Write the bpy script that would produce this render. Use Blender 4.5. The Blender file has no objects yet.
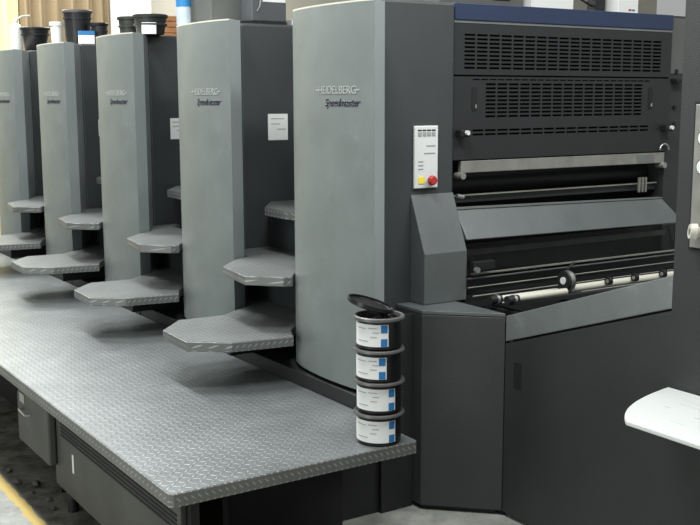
import bpy, bmesh, math, random
from mathutils import Vector, Matrix
random.seed(7)
SC = bpy.context.scene
COL = SC.collection
PI = math.pi

# ---------------------------------------------------------------- materials
def new_mat(name):
    m = bpy.data.materials.new(name); m.use_nodes = True
    nt = m.node_tree; b = nt.nodes['Principled BSDF']
    return m, nt, b

def coord(nt):
    return nt.nodes.new('ShaderNodeNewGeometry').outputs['Position']

def paint(name, col, rough=0.5, metal=0.0, bump=0.0, scale=300.0, var=0.08, vscale=3.0, spec=0.5, scuff=0.0, sscale=9.0):
    m, nt, b = new_mat(name)
    tc = nt.nodes.new('ShaderNodeTexCoord').outputs['Object']
    n = nt.nodes.new('ShaderNodeTexNoise'); n.inputs['Scale'].default_value = vscale; n.inputs['Detail'].default_value = 6
    nt.links.new(tc, n.inputs['Vector'])
    r = nt.nodes.new('ShaderNodeMapRange'); r.inputs['From Min'].default_value = .3; r.inputs['From Max'].default_value = .7
    r.inputs['To Min'].default_value = 1 - var; r.inputs['To Max'].default_value = 1 + var
    nt.links.new(n.outputs['Fac'], r.inputs['Value'])
    mul = nt.nodes.new('ShaderNodeVectorMath'); mul.operation = 'SCALE'
    mul.inputs[0].default_value = col; nt.links.new(r.outputs[0], mul.inputs['Scale'])
    out = mul.outputs[0]
    if scuff > 0:
        s = nt.nodes.new('ShaderNodeTexNoise'); s.inputs['Scale'].default_value = sscale; s.inputs['Detail'].default_value = 12; s.inputs['Roughness'].default_value = .75
        nt.links.new(tc, s.inputs['Vector'])
        rr = nt.nodes.new('ShaderNodeMapRange'); rr.inputs['From Min'].default_value = .58; rr.inputs['From Max'].default_value = .75
        rr.inputs['To Max'].default_value = scuff
        nt.links.new(s.outputs['Fac'], rr.inputs['Value'])
        mx = nt.nodes.new('ShaderNodeMix'); mx.data_type = 'RGBA'
        nt.links.new(rr.outputs[0], mx.inputs['Factor']); nt.links.new(out, mx.inputs['A'])
        mx.inputs['B'].default_value = (min(1, col[0]*2.2+.05), min(1, col[1]*2.2+.05), min(1, col[2]*2.2+.05), 1)
        out = mx.outputs['Result']
    nt.links.new(out, b.inputs['Base Color'])
    b.inputs['Roughness'].default_value = rough; b.inputs['Metallic'].default_value = metal
    b.inputs['Specular IOR Level'].default_value = spec
    if bump > 0:
        n2 = nt.nodes.new('ShaderNodeTexNoise'); n2.inputs['Scale'].default_value = scale; n2.inputs['Detail'].default_value = 2
        nt.links.new(tc, n2.inputs['Vector'])
        bp = nt.nodes.new('ShaderNodeBump'); bp.inputs['Strength'].default_value = bump; bp.inputs['Distance'].default_value = .002
        nt.links.new(n2.outputs['Fac'], bp.inputs['Height']); nt.links.new(bp.outputs[0], b.inputs['Normal'])
    return m

def checker_plate(name, col, col2, axes='xy', pitch=.027, rough=.42, metal=.55):
    """raised lozenges in alternating directions, like pressed tread plate"""
    m, nt, b = new_mat(name)
    L = nt.links
    def math_(op, a, c=None, d=None):
        n = nt.nodes.new('ShaderNodeMath'); n.operation = op
        for i, v in enumerate((a, c, d)):
            if v is None: continue
            if isinstance(v, (int, float)): n.inputs[i].default_value = v
            else: L.new(v, n.inputs[i])
        return n.outputs[0]
    pos = nt.nodes.new('ShaderNodeNewGeometry').outputs['Position']
    sp = nt.nodes.new('ShaderNodeSeparateXYZ'); L.new(pos, sp.inputs[0])
    ax = {'x': sp.outputs[0], 'y': sp.outputs[1], 'z': sp.outputs[2]}
    if axes == 'edge':
        u = math_('ADD', ax['x'], math_('MULTIPLY', ax['y'], .7)); v = math_('ADD', ax['z'], .0055)
    else:
        u, v = ax[axes[0]], ax[axes[1]]
    u = math_('DIVIDE', u, pitch); v = math_('DIVIDE', v, pitch)
    fu, fv = math_('FLOOR', u), math_('FLOOR', v)
    pu = math_('SUBTRACT', math_('SUBTRACT', u, fu), .5); pv = math_('SUBTRACT', math_('SUBTRACT', v, fv), .5)
    par = math_('PINGPONG', fv if axes == 'edge' else math_('ADD', fu, fv), 1.0)
    sg = math_('SUBTRACT', math_('MULTIPLY', par, 2.0), 1.0)
    spv = math_('MULTIPLY', pv, sg)
    a = math_('DIVIDE', math_('ADD', pu, spv), .72)
    c = math_('DIVIDE', math_('SUBTRACT', pu, spv), .20)
    d = math_('SQRT', math_('ADD', math_('MULTIPLY', a, a), math_('MULTIPLY', c, c)))
    mr = nt.nodes.new('ShaderNodeMapRange'); mr.inputs['From Min'].default_value = 1.0; mr.inputs['From Max'].default_value = .55
    L.new(d, mr.inputs['Value'])
    h = mr.outputs[0]
    n = nt.nodes.new('ShaderNodeTexNoise'); n.inputs['Scale'].default_value = 4.0; n.inputs['Detail'].default_value = 8; n.inputs['Roughness'].default_value = .65
    L.new(pos, n.inputs['Vector'])
    r = nt.nodes.new('ShaderNodeMapRange'); r.inputs['From Min'].default_value = .3; r.inputs['From Max'].default_value = .7
    r.inputs['To Min'].default_value = .8; r.inputs['To Max'].default_value = 1.15; L.new(n.outputs['Fac'], r.inputs['Value'])
    mx = nt.nodes.new('ShaderNodeMix'); mx.data_type = 'RGBA'; L.new(h, mx.inputs['Factor'])
    mx.inputs['A'].default_value = (*col, 1); mx.inputs['B'].default_value = (*col2, 1)
    mul = nt.nodes.new('ShaderNodeVectorMath'); mul.operation = 'SCALE'
    L.new(mx.outputs['Result'], mul.inputs[0]); L.new(r.outputs[0], mul.inputs['Scale'])
    L.new(mul.outputs[0], b.inputs['Base Color'])
    bp = nt.nodes.new('ShaderNodeBump'); bp.inputs['Strength'].default_value = .5; bp.inputs['Distance'].default_value = .0018
    L.new(h, bp.inputs['Height']); L.new(bp.outputs[0], b.inputs['Normal'])
    b.inputs['Roughness'].default_value = rough; b.inputs['Metallic'].default_value = metal
    return m

M = {}
M['cover'] = paint('cover_grey', (.19, .215, .208), .42, .2, .35, 240, .10, 5, scuff=.14, sscale=8)
M['lip'] = paint('lip_grey', (.34, .38, .385), .36, .2, .2, 260, .04)
M['body'] = paint('body_dark_grey', (.046, .051, .053), .5, .1, .35, 220, .10, 3, scuff=.12, sscale=4)
M['block'] = paint('bevel_cover_grey', (.105, .117, .118), .40, .15, .3, 220, .10, 5, scuff=.25, sscale=7)
M['guard'] = paint('guard_grey', (.022, .024, .0255), .45, .15, .2, 260, .08)
M['blue'] = paint('blue_bar', (.022, .036, .082), .4, .1, .1, 260, .06)
M['black'] = paint('black_metal', (.008, .009, .010), .55, .1, .1, 200, .1)
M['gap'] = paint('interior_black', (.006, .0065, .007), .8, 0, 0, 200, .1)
M['plinth'] = paint('plinth_dark', (.017, .018, .019), .6, .1, .2, 200, .1)
M['feeder'] = paint('feeder_grey', (.029, .031, .031), .55, .05, .4, 200, .10, 4, scuff=.06, sscale=6)
M['cabinet'] = paint('cabinet_grey', (.038, .041, .042), .5, .05, .4, 220, .10, 4, scuff=.08, sscale=5)
M['rim'] = paint('rim_grey', (.175, .19, .188), .4, .2, .3, 200, .12, 6, scuff=.35, sscale=6)
M['steel'] = paint('steel', (.55, .56, .55), .3, .9, .05, 100, .1)
M['satin'] = paint('satin_plate', (.30, .30, .27), .45, .5, .1, 120, .15, 12)
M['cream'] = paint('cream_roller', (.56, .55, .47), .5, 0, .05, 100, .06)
M['glass'] = paint('smoked_glass', (.45, .47, .47), .05, 0, 0, 100, .1)
M['glass'].node_tree.nodes['Principled BSDF'].inputs['Transmission Weight'].default_value = 1.0
M['glass'].node_tree.nodes['Principled BSDF'].inputs['IOR'].default_value = 1.2
M['white'] = paint('white_plastic', (.66, .68, .67), .35, 0, .03, 100, .02)
M['paper'] = paint('white_paper', (.78, .79, .78), .7, 0, 0, 100, .02)
M['ink'] = paint('grey_print', (.30, .31, .33), .7)
M['navy'] = paint('navy_letters', (.009, .013, .03), .5)
M['chrome'] = paint('silver_letters', (.46, .48, .47), .35, .3)
M['bucket'] = paint('black_plastic', (.010, .0105, .012), .35, 0, .05, 80, .1)
M['bucketgrey'] = paint('charcoal_plastic', (.022, .026, .024), .45, 0, .05, 80, .1)
M['can'] = paint('can_black', (.010, .010, .011), .3, .2)
M['canrim'] = paint('can_rim', (.12, .12, .118), .4, .4)
M['labelblue'] = paint('label_blue', (.015, .17, .42), .5)
M['red'] = paint('red_button', (.42, .03, .03), .35)
M['yellow'] = paint('yellow_plate', (.85, .70, .05), .5)
M['brown'] = paint('cardboard', (.36, .17, .07), .8, 0, .3, 60, .2, 20)
M['case'] = paint('case_grey', (.10, .105, .10), .5, .1, .2, 200, .08)
M['casegrey'] = paint('case_blue_grey', (.085, .092, .10), .5, .1, .2, 200, .08)
M['side'] = paint('skirt_grey', (.06, .062, .057), .6, .05, .3, 160, .18, 5, scuff=.2, sscale=8)
M['plastic_clear'] = paint('bottle_plastic', (.42, .50, .58), .3, 0, 0, 100, .1)
M['curtain_y'] = paint('pale_yellow_fabric', (.62, .55, .33), .9, 0, .1, 60, .05)
M['curtain_b'] = paint('tan_fabric', (.24, .185, .11), .9, 0, .1, 60, .08)
M['wall'] = paint('wall_plaster', (.42, .40, .34), .9, 0, .1, 60, .05)
M['pillar'] = paint('pillar_white', (.9, .87, .80), .8, 0, .05, 60, .03)
M['plate'] = checker_plate('tread_plate', (.225, .243, .248), (.29, .312, .316), rough=.40, metal=.65)
M['plateedge'] = checker_plate('tread_plate_edge', (.17, .175, .168), (.34, .35, .34), 'edge', .023)
M['steptop'] = checker_plate('step_plate', (.17, .18, .18), (.28, .295, .295), 'xy', .027, rough=.45, metal=.4)

def floor_material():
    m, nt, b = new_mat('concrete_floor'); L = nt.links
    pos = coord(nt); sp = nt.nodes.new('ShaderNodeSeparateXYZ'); L.new(pos, sp.inputs[0])
    n = nt.nodes.new('ShaderNodeTexNoise'); n.inputs['Scale'].default_value = 9; n.inputs['Detail'].default_value = 10; n.inputs['Roughness'].default_value = .7
    L.new(pos, n.inputs['Vector'])
    def ramp(a, c, p, q, src):
        r = nt.nodes.new('ShaderNodeMapRange'); r.inputs['From Min'].default_value = a; r.inputs['From Max'].default_value = c
        r.inputs['To Min'].default_value = p; r.inputs['To Max'].default_value = q; L.new(src, r.inputs['Value']); return r.outputs[0]
    def mt(op, a, c):
        k = nt.nodes.new('ShaderNodeMath'); k.operation = op
        for i, v in enumerate((a, c)):
            if isinstance(v, (int, float)): k.inputs[i].default_value = v
            else: L.new(v, k.inputs[i])
        return k.outputs[0]
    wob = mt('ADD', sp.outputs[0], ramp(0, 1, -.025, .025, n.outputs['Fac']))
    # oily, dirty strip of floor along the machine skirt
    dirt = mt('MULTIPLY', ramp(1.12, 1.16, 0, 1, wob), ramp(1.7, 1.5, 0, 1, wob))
    base = nt.nodes.new('ShaderNodeMix'); base.data_type = 'RGBA'
    L.new(ramp(.35, .65, 0, 1, n.outputs['Fac']), base.inputs['Factor'])
    base.inputs['A'].default_value = (.21, .22, .20, 1); base.inputs['B'].default_value = (.38, .39, .36, 1)
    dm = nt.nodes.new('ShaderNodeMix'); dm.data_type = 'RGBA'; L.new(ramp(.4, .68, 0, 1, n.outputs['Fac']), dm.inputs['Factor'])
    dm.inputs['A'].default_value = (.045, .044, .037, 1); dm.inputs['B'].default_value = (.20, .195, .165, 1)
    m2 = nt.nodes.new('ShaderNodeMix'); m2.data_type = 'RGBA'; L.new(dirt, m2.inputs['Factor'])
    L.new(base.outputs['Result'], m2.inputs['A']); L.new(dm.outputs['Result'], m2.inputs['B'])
    yl = mt('MULTIPLY', ramp(1.098, 1.104, 0, 1, wob), ramp(1.148, 1.142, 0, 1, wob))
    wear = mt('MULTIPLY', yl, ramp(.30, .42, .5, 1, n.outputs['Fac']))
    m3 = nt.nodes.new('ShaderNodeMix'); m3.data_type = 'RGBA'; L.new(wear, m3.inputs['Factor'])
    L.new(m2.outputs['Result'], m3.inputs['A']); m3.inputs['B'].default_value = (.50, .36, .09, 1)
    L.new(m3.outputs['Result'], b.inputs['Base Color']); b.inputs['Roughness'].default_value = .55
    bp = nt.nodes.new('ShaderNodeBump'); bp.inputs['Strength'].default_value = .3; bp.inputs['Distance'].default_value = .004
    L.new(n.outputs['Fac'], bp.inputs['Height']); L.new(bp.outputs[0], b.inputs['Normal'])
    return m
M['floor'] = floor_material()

# ---------------------------------------------------------------- mesh helpers
class MB:
    def __init__(s): s.bm = bmesh.new()
    def box(s, x0, x1, y0, y1, z0, z1):
        v = [s.bm.verts.new((x, y, z)) for z in (z0, z1) for (x, y) in ((x0, y0), (x1, y0), (x1, y1), (x0, y1))]
        for f in ((3, 2, 1, 0), (4, 5, 6, 7), (0, 1, 5, 4), (1, 2, 6, 5), (2, 3, 7, 6), (3, 0, 4, 7)):
            s.bm.faces.new([v[i] for i in f])
        return s
    def prism(s, pts, z0, z1, axis='z'):
        def mk(p, h):
            if axis == 'z': return (p[0], p[1], h)
            if axis == 'x': return (h, p[0], p[1])     # pts in (y,z)
            return (p[0], h, p[1])                     # pts in (x,z)
        a = [s.bm.verts.new(mk(p, z0)) for p in pts]; b = [s.bm.verts.new(mk(p, z1)) for p in pts]
        n = len(pts)
        s.bm.faces.new(a[::-1]); s.bm.faces.new(b)
        for i in range(n):
            s.bm.faces.new((a[i], a[(i+1) % n], b[(i+1) % n], b[i]))
        return s
    def cyl(s, p0, p1, r0, r1=None, seg=24):
        r1 = r0 if r1 is None else r1
        p0, p1 = Vector(p0), Vector(p1); d = (p1-p0).normalized()
        t = Vector((0, 0, 1)) if abs(d.z) < .9 else Vector((1, 0, 0))
        u = d.cross(t).normalized(); w = d.cross(u)
        ra = [s.bm.verts.new(p0+u*r0*math.cos(2*PI*i/seg)+w*r0*math.sin(2*PI*i/seg)) for i in range(seg)]
        rb = [s.bm.verts.new(p1+u*r1*math.cos(2*PI*i/seg)+w*r1*math.sin(2*PI*i/seg)) for i in range(seg)]
        s.bm.faces.new(ra[::-1]); s.bm.faces.new(rb)
        for i in range(seg): s.bm.faces.new((ra[i], ra[(i+1) % seg], rb[(i+1) % seg], rb[i]))
        return s
    def lathe(s, c, prof, seg=48, closed=True):
        rings = []
        for (r, z) in prof:
            if r < 1e-6: rings.append([s.bm.verts.new((c[0], c[1], c[2]+z))])
            else: rings.append([s.bm.verts.new((c[0]+r*math.cos(2*PI*i/seg), c[1]+r*math.sin(2*PI*i/seg), c[2]+z)) for i in range(seg)])
        for a, b in zip(rings, rings[1:]):
            for i in range(seg):
                j = (i+1) % seg
                if len(a) == 1 and len(b) == 1: continue
                if len(a) == 1: s.bm.faces.new((a[0], b[j], b[i]))
                elif len(b) == 1: s.bm.faces.new((a[i], a[j], b[0]))
                else: s.bm.faces.new((a[i], a[j], b[j], b[i]))
        return s
    def tube(s, pts, r, seg=12):
        for a, b in zip(pts, pts[1:]): s.cyl(a, b, r, r, seg)
        return s
    def patch(s, c, r, a0, a1, z0, z1, th=.0006, seg=20):
        """curved label hugging a cylinder"""
        P = []
        for k in range(seg+1):
            a = a0+(a1-a0)*k/seg
            P.append([s.bm.verts.new((c[0]+(r+o)*math.cos(a), c[1]+(r+o)*math.sin(a), z)) for o in (0, th) for z in (z0, z1)])
        for p, q in zip(P, P[1:]):
            s.bm.faces.new((p[2], q[2], q[3], p[3])); s.bm.faces.new((p[0], p[1], q[1], q[0]))
            s.bm.faces.new((p[1], p[3], q[3], q[1])); s.bm.faces.new((p[0], q[0], q[2], p[2]))
        s.bm.faces.new((P[0][0], P[0][2], P[0][3], P[0][1])); s.bm.faces.new((P[-1][0], P[-1][1], P[-1][3], P[-1][2]))
        return s
    def transform(s, mat):
        bmesh.ops.transform(s.bm, matrix=mat, verts=s.bm.verts); return s
    def build(s, name, mat, parent=None, bevel=0, smooth=False, segs=2, local=False):
        bmesh.ops.recalc_face_normals(s.bm, faces=s.bm.faces)
        me = bpy.data.meshes.new(name)
        o = bpy.data.objects.new(name, me)
        if parent is None:
            vs = [v.co for v in s.bm.verts]
            base = Vector(((min(v.x for v in vs)+max(v.x for v in vs))/2, (min(v.y for v in vs)+max(v.y for v in vs))/2, min(v.z for v in vs)))
            o.location = base; off = base
        else:
            off = Vector((0, 0, 0)); p = parent
            while p: off += p.location; p = p.parent
            o.parent = parent
        if not local: bmesh.ops.translate(s.bm, verts=s.bm.verts, vec=-off)
        s.bm.to_mesh(me); s.bm.free()
        me.materials.append(M[mat] if isinstance(mat, str) else mat)
        COL.objects.link(o)
        if smooth:
            for p in me.polygons: p.use_smooth = True
            me.set_sharp_from_angle(angle=math.radians(38))
        if bevel:
            md = o.modifiers.new('bevel', 'BEVEL'); md.width = bevel; md.segments = segs; md.limit_method = 'ANGLE'; md.angle_limit = math.radians(35)
        return o

def tag(o, label, cat, group=None):
    o['label'] = label; o['category'] = cat
    if group: o['group'] = group
    return o
def thing(name, label, cat, loc, group=None):
    o = bpy.data.objects.new(name, None); o.empty_display_size = .1; COL.objects.link(o); o.location = loc
    return tag(o, label, cat, group)
def structure(o): o['kind'] = 'structure'; return o
def copy_tree(o, parent=None):
    c = o.copy(); COL.objects.link(c)
    if parent: c.parent = parent
    for ch in list(o.children): copy_tree(ch, c)
    return c

def text_mesh(body, size, shear=0, extrude=.001, spacing=1.0, bold=0.0):
    cu = bpy.data.curves.new('lettering', 'FONT'); cu.body = body; cu.size = size; cu.shear = shear; cu.extrude = 0
    cu.align_x = 'LEFT'; cu.space_character = spacing; cu.offset = bold
    t = bpy.data.objects.new('lettering_source', cu); COL.objects.link(t)
    bpy.context.view_layer.update()
    dg = bpy.context.evaluated_depsgraph_get()
    me = bpy.data.meshes.new_from_object(t.evaluated_get(dg))
    bpy.data.objects.remove(t); bpy.data.curves.remove(cu)
    bm = bmesh.new(); bm.from_mesh(me); bpy.data.meshes.remove(me)
    # split long faces so the lettering can follow a curved cover
    bmesh.ops.triangulate(bm, faces=bm.faces)
    bmesh.ops.subdivide_edges(bm, edges=[e for e in bm.edges if e.calc_length() > .012], cuts=2)
    return bm

# ---------------------------------------------------------------- setting
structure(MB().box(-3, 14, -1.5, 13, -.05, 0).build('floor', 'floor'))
structure(MB().box(-3, 14, 12.2, 12.35, 0, 4.2).build('wall_back', 'wall'))
structure(MB().box(4.52, 4.96, 11.85, 12.2, 0, 4.2).build('trim_1', 'pillar', bevel=.01))

def curtain(x0, x1, y, mat, label, amp, wl):
    m = MB(); n = int((x1-x0)/.02); rows = []
    for z in (.1, 4.0):
        rows.append([(x0+(x1-x0)*i/n, y+amp*math.sin((x0+i*(x1-x0)/n)*2*PI/wl+.6*math.sin(i*.13))) for i in range(n+1)])
    pts = rows[0]
    out = [(p[0], p[1]) for p in pts]+[(p[0], p[1]+.01) for p in reversed(pts)]
    m.prism(out, .1, 4.0)
    o = m.build('curtain', mat, smooth=True); tag(o, label, 'curtain', None)
curtain(1.0, 3.46, 12.0, 'curtain_y', 'pale yellow pleated curtain at the far left end of the back wall', .07, .21)
curtain(3.47, 4.50, 12.0, 'curtain_b', 'tan brown pleated curtain between the yellow curtain and the white pillar', .06, .17)

# ---------------------------------------------------------------- printing units
D = 1.13
ZC0, ZC1 = .560, 1.988
CURVE_KEYS = [(2.150, 3.14), (2.131, 3.22), (2.120, 3.33), (2.118, 3.46), (2.128, 3.59), (2.150, 3.70), (2.188, 3.775), (2.25, 3.82)]
def catmull(K, n=10):
    out = []
    P = [K[0]]+list(K)+[K[-1]]
    for i in range(1, len(P)-2):
        p0, p1, p2, p3 = [Vector(p) for p in P[i-1:i+3]]
        for k in range(n):
            t = k/n
            out.append(.5*((2*p1)+(-p0+p2)*t+(2*p0-5*p1+4*p2-p3)*t*t+(-p0+3*p1-3*p2+p3)*t**3))
    out.append(Vector(K[-1])); return out
CURVE = catmull(CURVE_KEYS)
ARC = [0.0]
for a, b in zip(CURVE, CURVE[1:]): ARC.append(ARC[-1]+(b-a).length)
def on_curve(s):
    for i in range(len(ARC)-1):
        if ARC[i+1] >= s:
            t = (s-ARC[i])/(ARC[i+1]-ARC[i]); p = CURVE[i].lerp(CURVE[i+1], t); d = (CURVE[i+1]-CURVE[i]).normalized()
            return p, Vector((-d.y, d.x)) if (-d.y) < 0 else Vector((d.y, -d.x))
    return CURVE[-1], Vector((-1, 0))
def arc_at_ratio(r):           # arc position that lies in a plan direction x/y
    best = min(range(len(CURVE)-10), key=lambda i: abs(CURVE[i].x/CURVE[i].y-r)); return ARC[best]

def unit_parts(root, xe=3.9):
    body = MB().box(2.354, xe, 3.43, 3.83, .545, 2.028 if xe < 3 else 2.0).build('body', 'body', root, bevel=.012)
    outline = [(p.x, p.y) for p in CURVE]+[(2.352, 3.822), (2.352, 3.43), (2.225, 3.21)]
    cov = MB().prism(outline, ZC0, ZC1).build('curved_cover', 'cover', root, smooth=True)
    # the pale lip down the near edge of the cover
    MB().prism([(2.150, 3.1395), (2.230, 3.190), (2.232, 3.205), (2.353, 3.428), (2.352, 3.4295), (2.226, 3.209), (2.151, 3.141)], ZC0, ZC1+.004).build('cover_lip', 'lip', root, bevel=.002)
    # thin bright cap on top
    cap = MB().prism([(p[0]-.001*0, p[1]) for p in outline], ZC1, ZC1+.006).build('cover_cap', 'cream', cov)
    # letters
    def wrap(bm, s0, z0, off, th, name, mat):
        for v in bm.verts:
            p, n = on_curve(s0-v.co.x)
            q = p+n*(off); v.co = Vector((q.x, q.y, z0+v.co.y))
        geom = bmesh.ops.extrude_face_region(bm, geom=bm.faces[:])
        for v in [g for g in geom['geom'] if isinstance(g, bmesh.types.BMVert)]:
            # push outwards towards -x
            v.co.x -= th
        m = MB(); m.bm.free(); m.bm = bm
        return m.build(name, mat, cov)
    s_left = arc_at_ratio(.6072)     # left end of the lettering
    bm = text_mesh('HEIDELBERG', .041, 0, spacing=1.0, bold=0)
    wd = max(v.co.x for v in bm.verts)
    k = .242/wd
    for v in bm.verts: v.co.x = v.co.x*k+.018
    # the horizontal strokes that run out of the first and last letter
    for (a, b_) in ((0, .02), (.258, .278)):
        vs = [bm.verts.new((x, z, 0)) for x, z in ((a, .0115), (b_, .0115), (b_, .0165), (a, .0165))]; bm.faces.new(vs)
    wrap(bm, s_left, 1.664, .0005, .0012, 'lettering', 'chrome')
    bm = text_mesh('Speedmaster', .040, .35, spacing=.93, bold=.0006)
    wd = max(v.co.x for v in bm.verts); k = .222/wd
    for v in bm.verts: v.co.x = v.co.x*k+.064
    wrap(bm, s_left, 1.619, .0005, .0010, 'script_lettering', 'navy')
    # plinth below
    first = xe < 3
    pl = [(2.115, 3.16), (2.30, 3.16), (2.30, 3.33), (2.45, 3.33), (2.45, 3.436), (xe, 3.436), (xe, 4.20), (2.115, 4.20)] if first else [(2.115, 3.08), (2.30, 3.08), (2.30, 3.436), (xe, 3.436), (xe, 4.20), (2.115, 4.20)]
    p_ = MB().prism(pl, .442, .543).build('plinth', 'plinth', root, bevel=.004)
    lo = [(2.115, 3.33), (2.45, 3.33), (2.45, 3.436), (xe, 3.436), (xe, 4.20), (2.115, 4.20)] if first else pl
    MB().prism(lo, 0, .4415).build('lower_plinth', 'plinth', p_)
    return body

def steps(root):
    """three tread plates climbing into the gap on the near side of a unit (coordinates of the second unit)"""
    t = [(1.70, 4.045), (1.69, 3.79), (1.834, 3.675), (2.094, 3.635), (2.122, 3.70), (2.150, 3.755), (2.205, 3.81), (2.27, 3.838), (2.38, 3.838), (2.38, 4.55), (2.30, 4.50), (2.243, 4.36), (2.236, 4.31), (2.15, 4.258), (2.05, 4.18), (1.835, 4.195)]
    u = [(2.015, 4.108), (1.975, 3.83), (2.09, 3.705), (2.128, 3.697), (2.160, 3.75), (2.21, 3.80), (2.27, 3.838), (2.49, 3.838), (2.49, 4.55), (2.32, 4.53), (2.25, 4.38), (2.240, 4.308), (2.16, 4.255), (2.137, 4.24)]
    v = [(2.345, 4.33), (2.34, 4.15), (2.40, 3.838), (2.745, 3.838), (2.745, 4.555), (2.50, 4.555)]
    for poly, z in ((t, .692), (u, .926), (v, 1.146)):
        tr = MB().prism(poly, z-.040, z-.0012).build('step_tread', 'plateedge', root, bevel=.003)
        c = Vector((sum(p[0] for p in poly)/len(poly), sum(p[1] for p in poly)/len(poly)))
        MB().prism([((p[0]-c.x)*.985+c.x, (p[1]-c.y)*.985+c.y) for p in poly], z-.0014, z).build('tread_surface', 'steptop', tr)
    MB().box(2.38, 2.48, 3.84, 4.553, .545, .885).build('riser', 'body', root)
    MB().box(2.482, 2.745, 3.84, 4.553, .545, 1.105).build('riser', 'body', root)
    MB().prism([(2.0, 4.02), (2.36, 4.02), (2.36, 4.05), (2.0, 4.05)], .545, .651).build('tread_bracket', 'black', root)

unit_labels = [
 'nearest grey printing unit with curved lettered cover and white control strip on its side',
 'second printing unit from the front, with a grey machine case standing on top',
 'third printing unit from the front, middle of the row, two charcoal tubs on top',
 'fourth printing unit from the front, tall black bucket and white cup on top',
 'farthest printing unit at the left edge, black tub and white bottle on top']
roots = []
r0 = thing('printing_unit', unit_labels[0], 'printing press unit', (2.6, 3.43, 0), 'row of printing units with curved grey covers')
body0 = unit_parts(r0, 2.746); roots.append(r0)
r1 = thing('printing_unit', unit_labels[1], 'printing press unit', (2.6, 3.43, 0), 'row of printing units with curved grey covers')
unit_parts(r1); r1.location = (2.6, 3.43+D, 0); roots.append(r1)
bpy.context.view_layer.update()
# step parts are modelled in place at the second unit
steps(r1)
for i in (2, 3, 4):
    r = copy_tree(r1); r.location = (2.6, 3.43+D*i, 0); r['label'] = unit_labels[i]; roots.append(r)

def body_of(r): return [c for c in r.children if c.name.split('.')[0] == 'body'][0]
# notices stuck on the sides of the units
def notice(i, x0, x1, z0, z1, lines=True):
    y = 3.43+D*i
    n = MB().box(x0, x1, y-.002, y-.0003, z0, z1).build('paper_notice', 'paper', roots[i])
    if lines:
        m = MB()
        for k, (a, b) in enumerate(((.15, .8), (.15, .6), (.45, .9))):
            zz = z1-(z1-z0)*(.2+.2*k); MB().box(x0+(x1-x0)*a, x0+(x1-x0)*b, y-.0026, y-.002, zz, zz+.004).build('print_line', 'ink', n)
notice(1, 2.495, 2.605, 1.445, 1.572)
notice(2, 2.475, 2.565, 1.415, 1.535)
notice(3, 2.455, 2.56, 1.40, 1.51, False)

# control strip on the nearest unit
y = 3.43
cp = MB().box(2.537, 2.655, y-.012, y-.0005, 1.286, 1.537).build('control_panel', 'white', r0, bevel=.003)
for k in range(4): MB().box(2.553+k*.023, 2.570+k*.023, y-.0145, y-.012, 1.497, 1.512).build('key', 'ink', cp)
m = MB()
for (xa, xb, z) in ((2.595, 2.64, 1.455), (2.585, 2.64, 1.425), (2.555, 2.58, 1.392), (2.555, 2.58, 1.377), (2.555, 2.58, 1.362)): MB().box(xa, xb, y-.0135, y-.012, z, z+.004).build('print_line', 'ink', cp)
m = MB()
for k in range(4): m.box(2.552+k*.023, 2.571+k*.023, y-.0132, y-.0121, 1.516, 1.522)
m.build('key_caption', 'guard', cp)
MB().box(2.556, 2.585, y-.015, y-.012, 1.305, 1.332).build('yellow_plate', 'yellow', cp)
m = MB().cyl((2.611, y-.012, 1.318), (2.611, y-.028, 1.318), .010).cyl((2.611, y-.028, 1.318), (2.611, y-.045, 1.318), .021, .018)
m.build('emergency_stop_button', 'red', cp, bevel=.003, smooth=True)

# bevelled side cover below the control strip
tag(MB().prism([(3.4295, .823), (3.4295, 1.262), (3.333, 1.028), (3.333, .823)], 2.527, 2.745, 'x').build('bevelled_side_cover', 'block', bevel=.003),
    'grey sloped side cover under the white control strip, above the corner cabinet', 'machine cover')

# corner cabinet
cab = [(2.458, 3.50), (2.458, 3.256), (2.688, 3.032), (2.692, 3.034), (2.692, 3.385), (2.59, 3.40)]
cab = [(2.458, 3.328), (2.458, 3.256), (2.692, 3.0295), (2.692, 3.385), (2.60, 3.4285), (2.458, 3.4285)]
t = thing('corner_cabinet', 'dark grey angled corner cabinet standing on the floor right of the ink cans', 'cabinet', (2.6, 3.25, 0))
MB().prism(cab, .02, .806).build('body', 'cabinet', t, bevel=.003)
MB().prism([(p[0], p[1]) for p in cab], .808, .822).build('top', 'block', t, bevel=.002)
MB().prism([(2.475, 3.3), (2.475, 3.27), (2.685, 3.06), (2.685, 3.3)], 0, .02).build('kick_plate', 'black', t)

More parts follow.
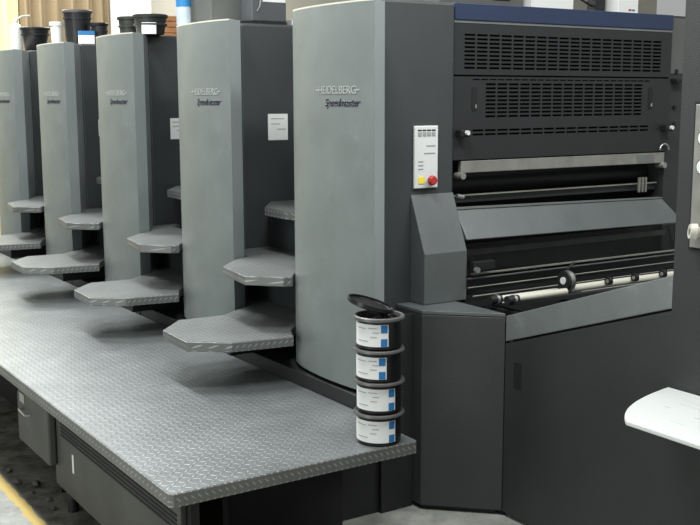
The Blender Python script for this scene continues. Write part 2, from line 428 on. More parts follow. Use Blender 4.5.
# ---------------------------------------------------------------- end of the press: guards, rollers, hood
t = thing('press_end_guard', 'dark slotted guard doors with blue top bar over the open roller bay', 'machine guard', (3.4, 3.45, .83))
Y0 = 3.45
MB().box(2.752, 4.068, Y0-.012, Y0+.04, 1.962, 2.030).build('blue_bar', 'blue', t, bevel=.003)
MB().box(2.752, 4.068, Y0-.006, Y0+.04, 1.951, 1.9615).build('bar_lip', 'rim', t)
def slotted(name, x0, x1, z0, z1, groups, parent, thick=.012):
    """panel with real slot openings; groups: (xa,xb,za,zb,cols,rows,fillx,fillz)"""
    bm = bmesh.new(); xs = {x0, x1}; zs = {z0, z1}; holes = []
    for (xa, xb, za, zb, nc, nr, fx, fz) in groups:
        px, pz = (xb-xa)/nc, (zb-za)/nr
        for i in range(nc):
            for j in range(nr):
                hx0 = xa+i*px+px*(1-fx)/2; hz0 = za+j*pz+pz*(1-fz)/2
                holes.append((hx0, hx0+px*fx, hz0, hz0+pz*fz))
    for h in holes: xs |= {round(h[0], 5), round(h[1], 5)}; zs |= {round(h[2], 5), round(h[3], 5)}
    xs = sorted(xs); zs = sorted(zs); V = {}
    def vert(i, j):
        if (i, j) not in V: V[(i, j)] = bm.verts.new((xs[i], Y0, zs[j]))
        return V[(i, j)]
    H = {}
    for h in holes: pass
    import bisect
    solid = [[True]*(len(zs)-1) for _ in range(len(xs)-1)]
    for h in holes:
        a, b_ = bisect.bisect_left(xs, h[0]-1e-5), bisect.bisect_left(xs, h[1]-1e-5)
        c, d_ = bisect.bisect_left(zs, h[2]-1e-5), bisect.bisect_left(zs, h[3]-1e-5)
        for i in range(a, b_):
            for j in range(c, d_): solid[i][j] = False
    for i in range(len(xs)-1):
        for j in range(len(zs)-1):
            if solid[i][j]: bm.faces.new((vert(i, j), vert(i+1, j), vert(i+1, j+1), vert(i, j+1)))
    m = MB(); m.bm.free(); m.bm = bm
    o = m.build(name, 'guard', parent)
    md = o.modifiers.new('thickness', 'SOLIDIFY'); md.thickness = thick; md.offset = 0
    return o
slotted('upper_guard', 2.752, 4.068, 1.742, 1.949, [(2.802, 4.0, 1.762, 1.912, 18, 9, .86, .52)], t)
lg = slotted('lower_guard', 2.752, 4.068, 1.392, 1.735, [(2.92, 3.88, 1.562, 1.712, 15, 9, .86, .52), (2.852, 3.932, 1.487, 1.521, 16, 2, .88, .5),
      (2.85, 3.93, 1.718, 1.728, 24, 1, .85, .5)], t)
for xx in (2.862, 3.932):
    g = MB().cyl((xx, Y0-.009, 1.60), (xx, Y0-.009, 1.60+.085), .001)  # replaced below
    g.bm.free(); g = MB()
    pts = []
    for k in range(24):
        a = 2*PI*k/24; pts.append((xx+.013*math.cos(a), (1.68 if math.sin(a) > 0 else 1.605)+.013*math.sin(a)))
    g.prism(pts, Y0-.0085, Y0-.0055, 'y').build('grip_recess', 'gap', lg)
    MB().cyl((xx+.004, Y0-.012, 1.605), (xx+.004, Y0-.012, 1.62), .004).build('grip_pin', 'steel', lg)
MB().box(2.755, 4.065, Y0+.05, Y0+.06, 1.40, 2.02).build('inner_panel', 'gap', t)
MB().box(2.86, 3.92, Y0+.02, Y0+.03, 1.499, 1.507).build('inner_rail', 'satin', t)
# latches either side
for xx, s in ((2.792, 1), (4.040, -1)):
    k = MB().box(xx-.028, xx+.022, Y0-.045, Y0-.008, 1.487, 1.518).build('latch', 'black', t, bevel=.004)
    MB().cyl((xx, Y0-.045, 1.505), (xx, Y0-.058, 1.505), .0095).build('latch_knob', 'white', k, smooth=True)
MB().tube([(4.03+.03*math.cos(a), Y0-.02, 1.40+.028*math.sin(a)) for a in [PI*q/10 for q in range(11)]], .004).build('handle_loop', 'steel', t, smooth=True)
# satin plate bar
bar = MB().box(2.80, 4.055, Y0-.002, Y0+.02, 1.336, 1.387).build('plate_bar', 'satin', t, bevel=.003)
MB().box(3.86, 3.98, Y0-.0036, Y0-.002, 1.345, 1.378).build('metal_tag', 'rim', bar)
for xx in (2.80, 4.04): MB().cyl((xx, Y0-.02, 1.325), (xx, Y0+.03, 1.325), .014).build('bar_pin', 'satin', t, smooth=True)
# open bay
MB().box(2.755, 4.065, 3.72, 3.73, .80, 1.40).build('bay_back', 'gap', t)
MB().cyl((2.76, 3.60, 1.28), (4.06, 3.60, 1.28), .045).build('ink_roller', 'black', t, smooth=True)
MB().box(2.76, 4.06, 3.50, 3.55, 1.205, 1.238).build('dark_cross_bar', 'guard', t, bevel=.002)
MB().box(2.765, 4.05, 3.485, 3.497, 1.236, 1.241).build('bright_strip', 'satin', t)
MB().cyl((2.765, Y0-.02, 1.245), (2.80, Y0-.02, 1.238), .009).build('bay_pin', 'steel', t, smooth=True)
for k in range(3): MB().box(3.90+k*.022, 3.908+k*.022, 3.46, 3.47, 1.20, 1.27).build('spring_clip', 'satin', t)
# hood (front slopes outwards towards the operator)
bm = bmesh.new()
F = [(2.755, 3.425, 1.188), (4.02, 3.425, 1.168), (4.09, 3.345, 1.056), (2.755, 3.345, 1.070)]
B = [(2.755, 3.445, 1.188), (4.02, 3.445, 1.168), (4.09, 3.36, 1.050), (2.755, 3.36, 1.064)]
fv = [bm.verts.new(p) for p in F]; bv = [bm.verts.new(p) for p in B]
bm.faces.new(fv); bm.faces.new(bv[::-1])
for i in range(4): bm.faces.new((fv[i], fv[(i+1) % 4], bv[(i+1) % 4], bv[i]))
m = MB(); m.bm.free(); m.bm = bm
hood = m.build('hood', 'block', t, bevel=.003)
MB().prism([(2.756, 1.189), (4.018, 1.1685), (4.018, 1.173), (2.756, 1.196)], 3.420, 3.449, 'y').build('hood_edge', 'rim', hood)
# smoked window under hood
gl = MB().prism([(3.375, 1.048), (3.355, .925), (3.360, .925), (3.380, 1.048)], 2.77, 4.10, 'x').build('smoked_window', 'glass', t)
MB().box(2.80, 4.06, 3.43, 3.45, .988, 1.012).build('inner_shaft', 'satin', t)
MB().box(4.04, 4.048, 3.345, 3.354, .93, 1.045).build('window_frame', 'guard', gl)
MB().box(2.78, 4.05, 3.338, 3.354, .922, .927).build('window_frame', 'satin', gl)
for (z, y_, r, mt) in ((.905, 3.35, .004, 'rim'), (.868, 3.345, .003, 'satin'), (.838, 3.31, .003, 'satin')):
    MB().cyl((2.76, y_, z), (4.10, y_, z), r, seg=10).build('guide_rod', mt, t, smooth=True)
MB().box(2.757, 4.12, 3.385, 3.45, .80, .90).build('lower_cross_beam', 'guard', t, bevel=.003)
MB().box(2.757, 4.12, 3.36, 3.384, .806, .835).build('lower_ledge', 'black', t)
b = MB().box(2.757, 2.87, 3.30, 3.33, .945, .982).build('stop_block', 'black', t, bevel=.003)
MB().cyl((2.765, 3.30, .95), (2.765, 3.285, .95), .012).build('stop_screw', 'steel', b, smooth=True)
# right side frame
sf = MB().box(4.071, 4.20, 3.46, 3.75, .3, 2.03).build('side_frame', 'feeder', t, bevel=.003)
MB().box(4.075, 4.195, 3.4565, 3.4605, 1.76, 2.02).build('frame_plate', 'case', sf)
MB().box(4.09, 4.15, 3.42, 3.459, 1.715, 1.735).build('frame_hook', 'black', sf, bevel=.003)
for z in (1.77, 1.6, 1.52): MB().cyl((4.12, 3.461, z), (4.12, 3.45, z), .010).build('frame_bolt', 'black', sf)
MB().prism([(4.08, .975), (4.15, .955), (4.15, .995)], 3.28, 3.34, 'y').build('steel_bracket', 'steel', t)
MB().box(4.09, 4.13, 3.27, 3.34, .87, .93).build('roller_bearing', 'black', t, bevel=.005)

# ---------------------------------------------------------------- feeder
t = thing('sheet_feeder', 'big dark grey feeder with sloping side rail and tall column at right', 'sheet feeder', (3.0, 2.2, 0))
X0 = 2.694
def top_lo(y): return .711+(3.032-y)/(3.032-2.234)*(.975-.711)
def top_hi(y): return .811+(3.036-y)/(3.036-2.234)*(1.084-.811)
sp_ = MB().prism([(3.028, .02), (3.028, top_lo(3.03)-.008), (2.2345, top_lo(2.2345)-.008), (2.2335, 2.35), (1.0, 2.35), (1.0, .02)], X0, X0+.03, 'x').build('side_panel', 'feeder', t)
MB().box(X0-.0012, X0+.004, 2.935, 2.978, .537, .642).build('door_slot', 'gap', sp_)
MB().prism([(3.028, top_lo(3.03)), (3.028, top_hi(3.03)), (2.2345, top_hi(2.2345)), (2.2345, top_lo(2.2345))], X0-.001, X0+.022, 'x').build('sloping_rail', 'rim', t, bevel=.003)
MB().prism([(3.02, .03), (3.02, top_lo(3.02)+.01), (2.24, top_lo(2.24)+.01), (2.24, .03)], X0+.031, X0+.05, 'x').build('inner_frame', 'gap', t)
col = MB().box(X0+.031, X0+.35, 1.0, 2.2335, 0, 2.349).build('column', 'feeder', t, bevel=.004)
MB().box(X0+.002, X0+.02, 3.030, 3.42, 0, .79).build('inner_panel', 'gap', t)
# feed table between the rails
def tz(y): return .79+(3.30-y)*.31
MB().prism([(3.35, .775), (3.35, .785), (2.24, tz(2.24)-.06), (2.24, tz(2.24)-.08)], X0+.062, 4.12, 'x').build('feed_table', 'black', t)
def roller(x0, x1, y, z, r, mat='cream'):
    return MB().cyl((x0, y, z), (x1, y, z), r, seg=20).build('feed_roller', mat, t, smooth=True)
roller(2.76, 3.09, 3.16, .853, .010)
roller(2.79, 3.05, 3.07, .866, .014)
roller(3.14, 4.09, 3.13, .860, .016)
roller(2.78, 4.10, 3.22, .815, .008, 'steel')
for (xx, yy, zz) in ((2.752, 3.16, .850), (2.762, 3.07, .862)):
    b = MB().cyl((xx-.03, yy, zz), (xx+.025, yy, zz), .018).build('roller_bearing', 'black', t, smooth=True)
    MB().cyl((xx+.0, yy, zz), (xx+.012, yy, zz), .0205).build('bearing_ring', 'steel', b, smooth=True)
MB().box(2.75, 2.79, 3.0, 3.2, .79, .82).build('bearing_bracket', 'black', t, bevel=.004)
for xx in (3.33, 3.49, 3.67, 3.86, 4.03):
    w = MB().cyl((xx-.008, 3.10, .878), (xx+.008, 3.10, .878), .017).build('press_wheel', 'black', t, smooth=True)
    MB().cyl((xx-.010, 3.10, .878), (xx-.008, 3.10, .878), .008).build('wheel_hub', 'satin', w)
    MB().box(xx+.009, xx+.014, 3.09, 3.13, .875, .895).build('wheel_arm', 'black', w)
# large guide wheel
w = MB().cyl((3.065, 3.10, .905), (3.10, 3.10, .905), .040, seg=40).build('guide_wheel', 'black', t, bevel=.003, smooth=True)
MB().cyl((3.060, 3.10, .905), (3.0649, 3.10, .905), .015).build('wheel_hub', 'white', w, smooth=True)
MB().cyl((3.072, 3.10, .905), (3.093, 3.10, .905), .0408, seg=40).build('wheel_tyre', 'steel', w, smooth=True)
MB().box(3.104, 3.122, 3.09, 3.11, .84, .925).build('wheel_bracket', 'satin', t, bevel=.003)
MB().cyl((3.10, 3.12, .945), (3.16, 3.14, .965), .006).build('wheel_lever', 'black', t, smooth=True)
MB().box(3.05, 3.14, 3.06, 3.11, .82, .858).build('wheel_base', 'black', t, bevel=.004)
# button plate
bp_ = MB().box(X0-.012, X0-.0005, 1.90, 2.168, 1.184, 1.627).build('button_plate', 'satin', t, bevel=.002)
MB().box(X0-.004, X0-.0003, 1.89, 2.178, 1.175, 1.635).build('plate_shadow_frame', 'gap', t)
for z in (1.525, 1.437):
    for y_ in (2.128, 2.04):
        k = MB().cyl((X0-.012, y_, z), (X0-.015, y_, z), .026, seg=28).build('button_ring', 'black', bp_, smooth=True)
        MB().cyl((X0-.015, y_, z), (X0-.018, y_, z), .022, seg=28).build('push_button', 'white', k, smooth=True)
v = MB().cyl((X0-.0125, 2.110, 1.235), (X0-.04, 2.125, 1.238), .016).cyl((X0-.036, 2.125, 1.238), (X0-.052, 2.137, 1.24), .026, .023).build('hose_nozzle', 'cream', bp_, smooth=True)
MB().cyl((X0-.0522, 2.1373, 1.24), (X0-.053, 2.138, 1.24), .012).build('nozzle_bore', 'satin', v)

# white desk board fixed to the feeder's side
zs_ = .716
def qb(a, b, c, t_): return ((1-t_)**2*a[0]+2*t_*(1-t_)*b[0]+t_*t_*c[0], (1-t_)**2*a[1]+2*t_*(1-t_)*b[1]+t_*t_*c[1])
arc = [qb((2.300, 2.055), (2.40, 2.185), (2.690, 2.232), k/14) for k in range(15)]
poly = arc+[(2.690, 1.25), (2.300, 1.25)]
t2 = thing('desk_board', 'white desk board with curved end fixed to the feeder at lower right', 'desk board', (2.5, 1.75, zs_-.018))
bd = MB().prism(poly, zs_-.016, zs_).build('board', 'white', t2, bevel=.004)
MB().prism([(p[0]*.9+.26, p[1]-.02) for p in arc]+[(2.68, 1.27), (2.33, 1.27)], zs_-.020, zs_-.0162).build('underside_frame', 'satin', t2)
m = MB()
for (xa, ya, w_, l_) in ((2.60, 2.10, .006, .09), (2.56, 2.08, .006, .13), (2.585, 2.0, .005, .05), (2.50, 2.09, .01, .02), (2.48, 1.96, .012, .03), (2.52, 1.93, .008, .02), (2.40, 1.98, .005, .05), (2.62, 1.95, .005, .06)):
    m.box(xa, xa+w_, ya-l_, ya, zs_, zs_+.0004)
m.build('faint_print', paint('faint_print', (.52, .54, .54), .6), bd)
MB().box(2.46, 2.693, 2.02, 2.05, .64, .6995).build('support_bracket', 'black', t2, bevel=.004)
tag(MB().tube([(2.692, 1.90, .50), (2.60, 1.905, .50), (2.575, 1.91, .495), (2.56, 1.93, .48)], .013).build('cream_handle', 'cream', smooth=True),
    'small cream coloured hook handle on the feeder below the desk board', 'handle')

# ---------------------------------------------------------------- walkway
t = thing('walkway_platform', 'long raised walkway of grey diamond tread plate along the printing units', 'platform', (1.65, 5, 0))
ZP = .487; XL, XR, YF = 1.180, 2.112, 2.792
SE = 3.945
for (y0, y1) in ((YF, SE-.0015), (SE+.0015, 9.6)):
    xr = XR-.0
    if y0 == YF:
        poly = [(XL+.012, y0), (2.088, y0), (2.092, y0+.006), (2.092, 3.06), (XR, 3.07), (XR, y1), (XL, y1), (XL, y0+.012)]
    else:
        poly = [(XL, y0), (XR, y0), (XR, y1), (XL, y1)]
    e = MB().prism(poly, ZP-.044, ZP-.0015).build('deck_frame', 'plateedge', t, bevel=.002)
    ins = [(min(max(p[0], XL+.003), XR-.001), max(p[1], YF+.003)) for p in poly]
    MB().prism(ins, ZP-.0016, ZP).build('deck_plate', 'plate', e)
# skirt panels
XS = 1.25
sk = MB().box(XS, XS+.02, 2.88, 4.13, .09, ZP-.046).build('skirt_panel', 'side', t, bevel=.003)
m = MB()
for k in range(4):
    z = .316+k*.0155; m.box(XS-.002, XS+.004, 2.91, 4.04, z, z+.009)
m.build('louvre', 'gap', sk)
MB().box(XS-.0015, XS, 3.895, 3.912, .20, .275).build('white_strip', 'paper', sk)
m = MB().prism([(4.095, .175), (4.095, .425), (4.48, .425), (4.53, .39), (4.53, .175)], 1.215, 1.248, 'x')
dr = m.build('side_door', 'side', t, bevel=.008)
MB().tube([(1.214, 4.44, .335), (1.195, 4.435, .335), (1.195, 4.34, .330), (1.214, 4.335, .33)], .005).build('door_handle', 'steel', dr, smooth=True)
MB().box(1.212, 1.2149, 4.41, 4.48, .36, .40).build('silver_tag', 'satin', dr)
MB().box(1.27, 1.30, 4.135, 4.163, .04, ZP-.046).build('post', 'black', t)
MB().box(1.27, 1.30, 2.85, 2.879, .0, ZP-.046).build('post', 'black', t)
for y_ in (3.0, 4.02): MB().cyl((1.28, y_, 0), (1.28, y_, .089), .022).build('foot', 'black', t, smooth=True)
for y_ in (5.4, 7.0, 8.6, 9.5): MB().box(1.27, 1.31, y_, y_+.04, 0, ZP-.046).build('post', 'black', t)
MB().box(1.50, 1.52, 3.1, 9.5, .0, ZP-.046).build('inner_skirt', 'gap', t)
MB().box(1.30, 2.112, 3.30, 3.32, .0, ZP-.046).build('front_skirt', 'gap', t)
tag(MB().prism([(2.303, 0), (2.456, 0), (2.456, .80), (2.37, .80), (2.37, .54), (2.303, .54)], 3.31, 3.3285, 'y').build('plinth_end_plate', 'plinth'), 'dark upright plate closing the plinth end behind the ink cans', 'machine panel')

# litter on the floor by the skirt
tag(MB().prism([(1.16, 3.86), (1.235, 3.83), (1.18, 3.70)], .001, .004).build('paper_scrap', 'paper'), 'small white paper scrap lying on the dirty floor by the skirt', 'paper scrap')
for k, (x, y_) in enumerate(((1.17, 4.30), (1.20, 4.18), (1.15, 4.45), (1.19, 4.08), (1.16, 4.62), (1.21, 4.38))):
    m = MB(); bmesh.ops.create_icosphere(m.bm, subdivisions=2, radius=.009+.004*(k % 3))
    for v in m.bm.verts: v.co *= 1+random.uniform(-.25, .25)
    m.transform(Matrix.Translation((x+.03, y_, .011)) @ Matrix.Diagonal((1, 1.4, .6, 1)))
    zmin = min(v.co.z for v in m.bm.verts); m.transform(Matrix.Translation((0, 0, -zmin)))
    tag(m.build('floor_lint', 'side', smooth=True), 'small clump of grey lint on the dirty floor below the side door', 'lint', 'lint clumps by the walkway skirt')

# ---------------------------------------------------------------- ink cans
can_labels = ['lowest black ink can of the stack, standing on the walkway corner', 'second ink can from the bottom of the stack on the walkway',
              'third ink can from the bottom, directly below the open one', 'open topmost ink can with metal rim and dark ink inside']
cx, cy = 1.987, 2.872; h = .1105; RB = .076; RR = .0875
for k in range(4):
    z = ZP+k*h; dx, dy = ((0, 0), (.003, .002), (-.001, -.001), (.001, .001))[k]
    c = (cx+dx, cy+dy, z); hh = h-.0008
    t = thing('ink_can', can_labels[k], 'ink can', (c[0], c[1], z), 'stack of black ink cans on the walkway')
    if k < 3:
        MB().lathe(c, [(0, 0), (RB-.004, 0), (RB, .004), (RB, hh-.018), (RB+.003, hh-.015), (RB+.003, hh-.012), (0, hh-.012)]).build('body', 'can', t, smooth=True)
        MB().lathe(c, [(0, hh-.0118), (RR-.003, hh-.0108), (RR, hh-.009), (RR, hh-.004), (RR-.003, hh), (RR-.009, hh), (RR-.010, hh-.003), (0, hh-.003)]).build('lid', 'canrim', t, smooth=True)
    else:
        MB().lathe(c, [(0, 0), (RB-.004, 0), (RB, .004), (RB, hh-.012), (RB-.003, hh-.010), (RB-.004, hh-.03), (0, hh-.03)]).build('body', 'can', t, smooth=True)
        MB().lathe(c, [(RB-.004, hh-.014), (RR-.004, hh-.014), (RR, hh-.010), (RR-.001, hh-.003), (RR-.006, hh), (RR-.012, hh-.002), (RB-.004, hh-.010), (RB-.004, hh-.014)]).build('rim', 'canrim', t, smooth=True)
        m = MB(); n = 26; g = []
        for i in range(n+1):
            row = []
            for j in range(n+1):
                x = -1+2*i/n; y_ = -1+2*j/n
                rr = math.hypot(x, y_) ; s = 1 if rr < 1e-6 else max(abs(x), abs(y_))/rr
                X, Y = x*s*(RB-.005), y_*s*(RB-.005)
                zz = hh-.016+.006*math.sin(60*X+1.5)*math.cos(75*Y)+random.uniform(-.003, .003)
                row.append(m.bm.verts.new((c[0]+X, c[1]+Y, z+zz)))
            g.append(row)
        for i in range(n):
            for j in range(n): m.bm.faces.new((g[i][j], g[i+1][j], g[i+1][j+1], g[i][j+1]))
        inkm = paint('wet_ink', (.09, .09, .088), .12, .55, 0, 100, .9, 28)
        m.build('ink_skin', inkm, t, smooth=True)
    # label: a0..a1 measured about the can; camera looks from the lower left of the plan
    view = math.atan2(-c[1], -c[0])
    ea = (.80, .76, .34, .42)[k]
    lab = MB().patch(c, RB+.0002, view-1.55, view+ea, z+.013, z+hh-.022).build('paper_label', 'paper', t, smooth=True)
    for za, zb in ((.014, .040), (.060, .0865)):
        MB().patch(c, RB+.0010, view+ea-.34, view+ea-.05, z+za, z+zb, seg=8).build('blue_square', 'labelblue', lab, smooth=True)
    m = MB()
    for (a, b_, za) in ((-1.2, -.6, .072), (-.5, -.1, .074), (-.3, .0, .060), (-1.1, -.5, .030), (-.4, -.1, .045)):
        m.patch(c, RB+.0010, view+a, view+b_, z+za, z+za+.0022, seg=6)
    m.build('label_print', 'ink', lab)
# the lid tipped on the can's rim
m = MB().lathe((0, 0, 0), [(0, 0), (RR-.014, 0), (RR-.010, .003), (RR-.010, .010), (RR-.006, .011), (RR-.006, -.002), (RR-.010, -.005), (0, -.005)])
zt = ZP+4*h
view = math.atan2(-cy, -cx)
lf = Vector((math.cos(view+PI/2), math.sin(view+PI/2), 0))   # direction pointing right in the photo, in plan
if lf.x < 0: lf = -lf
axis = Vector((math.cos(view), math.sin(view), 0))
R = Matrix.Rotation(math.radians(0), 4, 'Z')
rot = Matrix.Rotation(math.radians(17), 4, axis)
p = rot @ lf
if p.z > 0: rot = Matrix.Rotation(math.radians(-17), 4, axis)
pos = Vector((cx, cy, 0))-lf*.030-Vector((axis.x, axis.y, 0))*.035+Vector((0, 0, zt+.024))
m.transform(Matrix.Translation(pos) @ rot)
tag(m.build('can_lid', 'can', smooth=True), 'black can lid tipped up on the rim of the open ink can', 'lid')

# ---------------------------------------------------------------- things on top of the units
ZT = 2.0005
def on_ray(xpix, d):
    """plan point at distance d ahead on the photo column (used once to place things on the cabinet tops)"""
    yaw = .5773; a = yaw+math.atan((xpix-350)/1074.0)
    return (d*math.sin(a), d*math.cos(a))
def pail(name, c, r0, r1, hgt, mat, label, cat, lid=True, grp=None, tagpatch=None, rimmat=None):
    t = thing(name, label, cat, c, grp)
    MB().lathe(c, [(0, 0), (r0-.004, 0), (r0, .004), (r1, hgt-.02), (r1-.004, hgt-.02), (0, hgt-.03)], 40).build('body', mat, t, smooth=True)
    if lid:
        MB().lathe(c, [(0, hgt-.019), (r1+.006, hgt-.019), (r1+.008, hgt-.015), (r1+.008, hgt-.004), (r1+.003, hgt), (0, hgt)], 40).build('lid', rimmat or mat, t, smooth=True)
        MB().lathe(c, [(r1-.002, hgt-.062), (r1+.004, hgt-.060), (r1+.004, hgt-.052), (r1-.002, hgt-.050)], 40).build('collar_ring', mat, t, smooth=True)
    view = math.atan2(-c[1], -c[0])
    if tagpatch:
        a0, a1, z0, z1, mt = tagpatch
        MB().patch(c, max(r0, r1)+.001, view+a0, view+a1, c[2]+z0, c[2]+z1).build('paper_label', mt, t)
    return t
# unit 5 (farthest)
x, y_ = on_ray(33, 8.60); 
pail('black_tub', (x+.03, y_, ZT), .076, .104, .185, 'bucket', 'black lidded tub on top of the farthest printing unit', 'tub', tagpatch=(.45, 1.0, .01, .05, 'paper'))
x, y_ = on_ray(18, 8.72)
t = thing('spray_bottle', 'white plastic bottle with bent spout left of the black tub', 'bottle', (x, y_, ZT))
MB().lathe((x, y_, ZT), [(0, 0), (.045, 0), (.048, .01), (.048, .18), (.040, .205), (.018, .22), (.018, .235), (0, .235)], 32).build('body', 'white', t, smooth=True)
MB().tube([(x, y_, ZT+.23), (x+.01, y_, ZT+.25), (x+.05, y_-.005, ZT+.275), (x+.11, y_-.01, ZT+.282)], .007, 10).build('spout', 'cream', t, smooth=True)
MB().cyl((x, y_, ZT+.236), (x, y_, ZT+.25), .02).build('cap', 'white', t, smooth=True)
# unit 4
x, y_ = on_ray(79.5, 7.5)
tb = pail('black_bucket', (x, y_, ZT), .078, .092, .232, 'bucket', 'tall black bucket with pale rim on the fourth printing unit', 'bucket', rimmat='canrim', tagpatch=(.2, 1.1, .02, .07, 'paper'))
x, y_ = on_ray(58.5, 7.62)
t = thing('white_cup', 'white plastic cup with wider rim beside the tall black bucket', 'cup', (x, y_, ZT))
MB().lathe((x, y_, ZT), [(0, 0), (.034, 0), (.040, .135), (.047, .137), (.048, .160), (.044, .161), (.040, .14), (0, .12)], 32).build('body', 'white', t, smooth=True)
x, y_ = on_ray(88, 7.30)
t = thing('labelled_box', 'small blue and white box in front of the tall black bucket', 'box', (x, y_, ZT))
rotb = Matrix.Translation((x, y_, ZT)) @ Matrix.Rotation(-.25, 4, 'Z')
MB().box(-.05, .05, -.03, .03, 0, .058).transform(rotb).build('box_body', 'paper', t, bevel=.002)
MB().box(-.0505, .0505, -.0305, .0305, .0582, .085).transform(rotb).build('blue_band', 'labelblue', t)
x, y_ = on_ray(101, 7.40)
pail('black_can', (x, y_, ZT), .052, .052, .145, 'bucket', 'short black can right of the tall bucket on the fourth unit', 'can')
# unit 3
x, y_ = on_ray(152, 6.15)
pail('charcoal_tub', (x, y_, ZT), .076, .090, .110, 'bucketgrey', 'wider charcoal tub with white label on the third printing unit', 'tub', tagpatch=(-.55, .35, -.012+.012, .062, 'paper'))
x, y_ = on_ray(131, 6.40)
pail('charcoal_tub', (x, y_, ZT), .052, .062, .115, 'bucketgrey', 'narrower charcoal tub left of the labelled one on the third unit', 'tub')
x, y_ = on_ray(176, 6.62)
t = thing('cardboard_box', 'flat brown layered cardboard box between the charcoal tub and grey case', 'box', (x, y_, ZT))
for k in range(4): MB().box(x-.11, x+.11, y_-.06, y_+.06, ZT+k*.034, ZT+k*.034+.032).build('layer', 'brown', t, bevel=.004)
# unit 2
x0_, y0_ = on_ray(213, 5.38); 
t = thing('machine_case', 'grey two-part metal case standing on the second printing unit', 'machine case', (2.75, 4.66, ZT))
MB().box(2.265, 2.605, 4.70, 4.94, ZT+.004, ZT+.36).build('left_housing', 'case', t, bevel=.01)
MB().box(2.43, 2.62, 4.585, 4.699, ZT+.012, ZT+.36).build('right_housing', 'casegrey', t, bevel=.006)
MB().box(2.37, 2.62, 4.58, 4.69, ZT-.0, ZT+.011).build('base_tray', 'black', t)
MB().tube([(2.46, 4.583, ZT+.06), (2.466, 4.572, ZT+.08), (2.48, 4.572, ZT+.16), (2.482, 4.583, ZT+.18)], .004).build('handle', 'steel', t, smooth=True)
MB().box(2.49, 2.615, 4.5835, 4.5848, ZT+.105, ZT+.20).build('paper_notice', 'paper', t)
x, y_ = on_ray(185.5, 5.37)
t = thing('plastic_bottle', 'clear plastic bottle left of the grey machine case', 'bottle', (x, y_, ZT))
MB().lathe((x, y_, ZT), [(0, 0), (.034, 0), (.036, .01), (.036, .16), (.03, .19), (.014, .21), (.014, .235), (0, .235)], 28).build('body', 'plastic_clear', t, smooth=True)
MB().lathe((x, y_, ZT), [(.0365, .09), (.0372, .09), (.0372, .13), (.0365, .13)], 28).build('paper_label', 'labelblue', t, smooth=True)
x, y_ = on_ray(284, 5.2)
tag(MB().box(2.66, 2.74, 4.60, 4.70, ZT, ZT+.03).build('paper_bundle', 'paper', bevel=.003), 'small white paper bundle right of the grey machine case', 'paper')
tag(MB().box(2.27, 2.36, 4.60, 4.68, 2.0045, 2.0125).build('paper_sheets', 'cream', bevel=.001), 'thin pile of cream sheets in front of the grey machine case', 'paper') if False else None
# on and behind the press end
MB_ = MB
tk = tag(MB().box(2.757, 4.195, 3.765, 3.925, .30, 2.018).build('press_top_housing', 'body', bevel=.004), 'dark machine housing behind the slotted guard doors', 'machine housing')
t = thing('vented_box', 'grey vented electrical box behind the blue bar', 'electrical box', (3.4, 4.1, 2.0185))
MB().box(2.95, 3.44, 3.80, 3.92, 2.0185, 2.30).build('housing', 'case', t, bevel=.005)
m = MB()
for k in range(5): m.box(3.26, 3.36, 3.797, 3.8005, 2.09+k*.014, 2.097+k*.014)
m.build('vent_slots', 'gap', t)
tag(MB().box(3.47, 3.74, 3.77, 3.90, 2.0185, 2.15).build('white_carton', 'paper', bevel=.003), 'plain white carton behind the middle of the blue bar', 'carton')
t = thing('white_carton', 'white carton with red and blue marks behind the right end of the blue bar', 'carton', (4.0, 3.8, 2.0185))
MB().box(3.96+.03, 4.065, 3.77, 3.92, 2.0185, 2.2).build('box_body', 'paper', t, bevel=.003) if False else MB().box(4.05, 4.19, 3.77, 3.92, 2.0185, 2.2).build('box_body', 'paper', t, bevel=.003)
MB().box(4.12, 4.14, 3.7685, 3.7698, 2.075, 2.083).build('red_mark', 'red', t)
MB().box(4.145, 4.165, 3.7685, 3.7698, 2.075, 2.083).build('blue_mark', 'labelblue', t)
t = thing('black_holder', 'black plastic holder between the two white cartons', 'holder', (3.95, 3.95, 2.0185))
MB().box(3.96, 4.03, 3.84, 3.90, 2.0185, 2.2).build('holder_body', 'black', t, bevel=.004)
MB().tube([(3.96, 3.87, 2.10), (3.88, 3.87, 2.13), (3.83, 3.87, 2.25)], .005).build('cable', 'black', t, smooth=True)

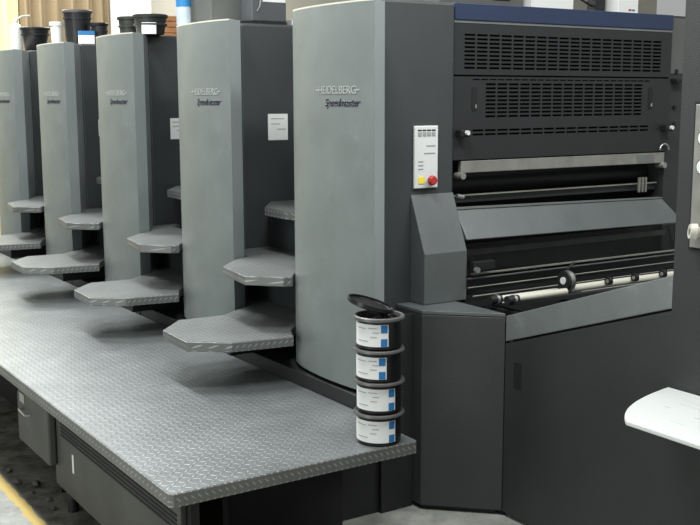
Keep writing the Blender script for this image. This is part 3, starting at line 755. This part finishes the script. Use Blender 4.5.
# ---------------------------------------------------------------- camera
cam = bpy.data.cameras.new('camera'); co = bpy.data.objects.new('camera', cam); COL.objects.link(co)
f, pitch, yaw, roll = 1055.84, .155, .5773, -.0024
fw = Vector((math.sin(yaw)*math.cos(pitch), math.cos(yaw)*math.cos(pitch), -math.sin(pitch)))
rt = Vector((math.cos(yaw), -math.sin(yaw), 0)); up = rt.cross(fw)
rt = rt*math.cos(roll)+up*math.sin(roll); up = rt.cross(fw)
mt = Matrix((rt, up, -fw)).transposed().to_4x4(); mt.translation = Vector((0, 0, 1.65)); co.matrix_world = mt
cam.sensor_width = 36; cam.lens = f*36/700; cam.clip_start = .05
SC.camera = co

# ---------------------------------------------------------------- light
w = bpy.data.worlds.new('world'); SC.world = w; w.use_nodes = True
w.node_tree.nodes['Background'].inputs[0].default_value = (.97, 1, .98, 1); w.node_tree.nodes['Background'].inputs[1].default_value = .26
def area(name, loc, sx, sy, power, target=None, col=(1, 1, 1)):
    l = bpy.data.lights.new(name, 'AREA'); l.shape = 'RECTANGLE'; l.size = sx; l.size_y = sy; l.energy = power; l.color = col
    o = bpy.data.objects.new(name, l); COL.objects.link(o); o.location = loc
    if target: o.rotation_euler = (Vector(target)-Vector(loc)).to_track_quat('-Z', 'Y').to_euler()
    return o
for ly in (2.4, 4.6, 6.8, 9.0): area('ceiling_lamp', (1.45, ly, 3.5), .25, 1.2, 52, col=(.98, 1, .98))
area('overhead_light', (3.4, 10.3, 3.9), 5.5, 2.6, 270, col=(1, .99, .95))  # broad panel added to brighten the back wall and the deck's reflections
area('overhead_light', (3.4, 1.6, 3.6), 2.4, .5, 62, col=(.98, 1, .97))
area('fill_light', (-2.6, 2.6, 1.35), 1.6, 5, 62, target=(2.5, 4.4, 1.2), col=(.96, 1, .98))  # added low fill from the unseen left, lifts covers and risers; no window there

SC.view_settings.view_transform = 'Standard'; SC.view_settings.look = 'None'; SC.view_settings.exposure = 0.58; SC.view_settings.gamma = 1
SC.view_settings.use_curve_mapping = False
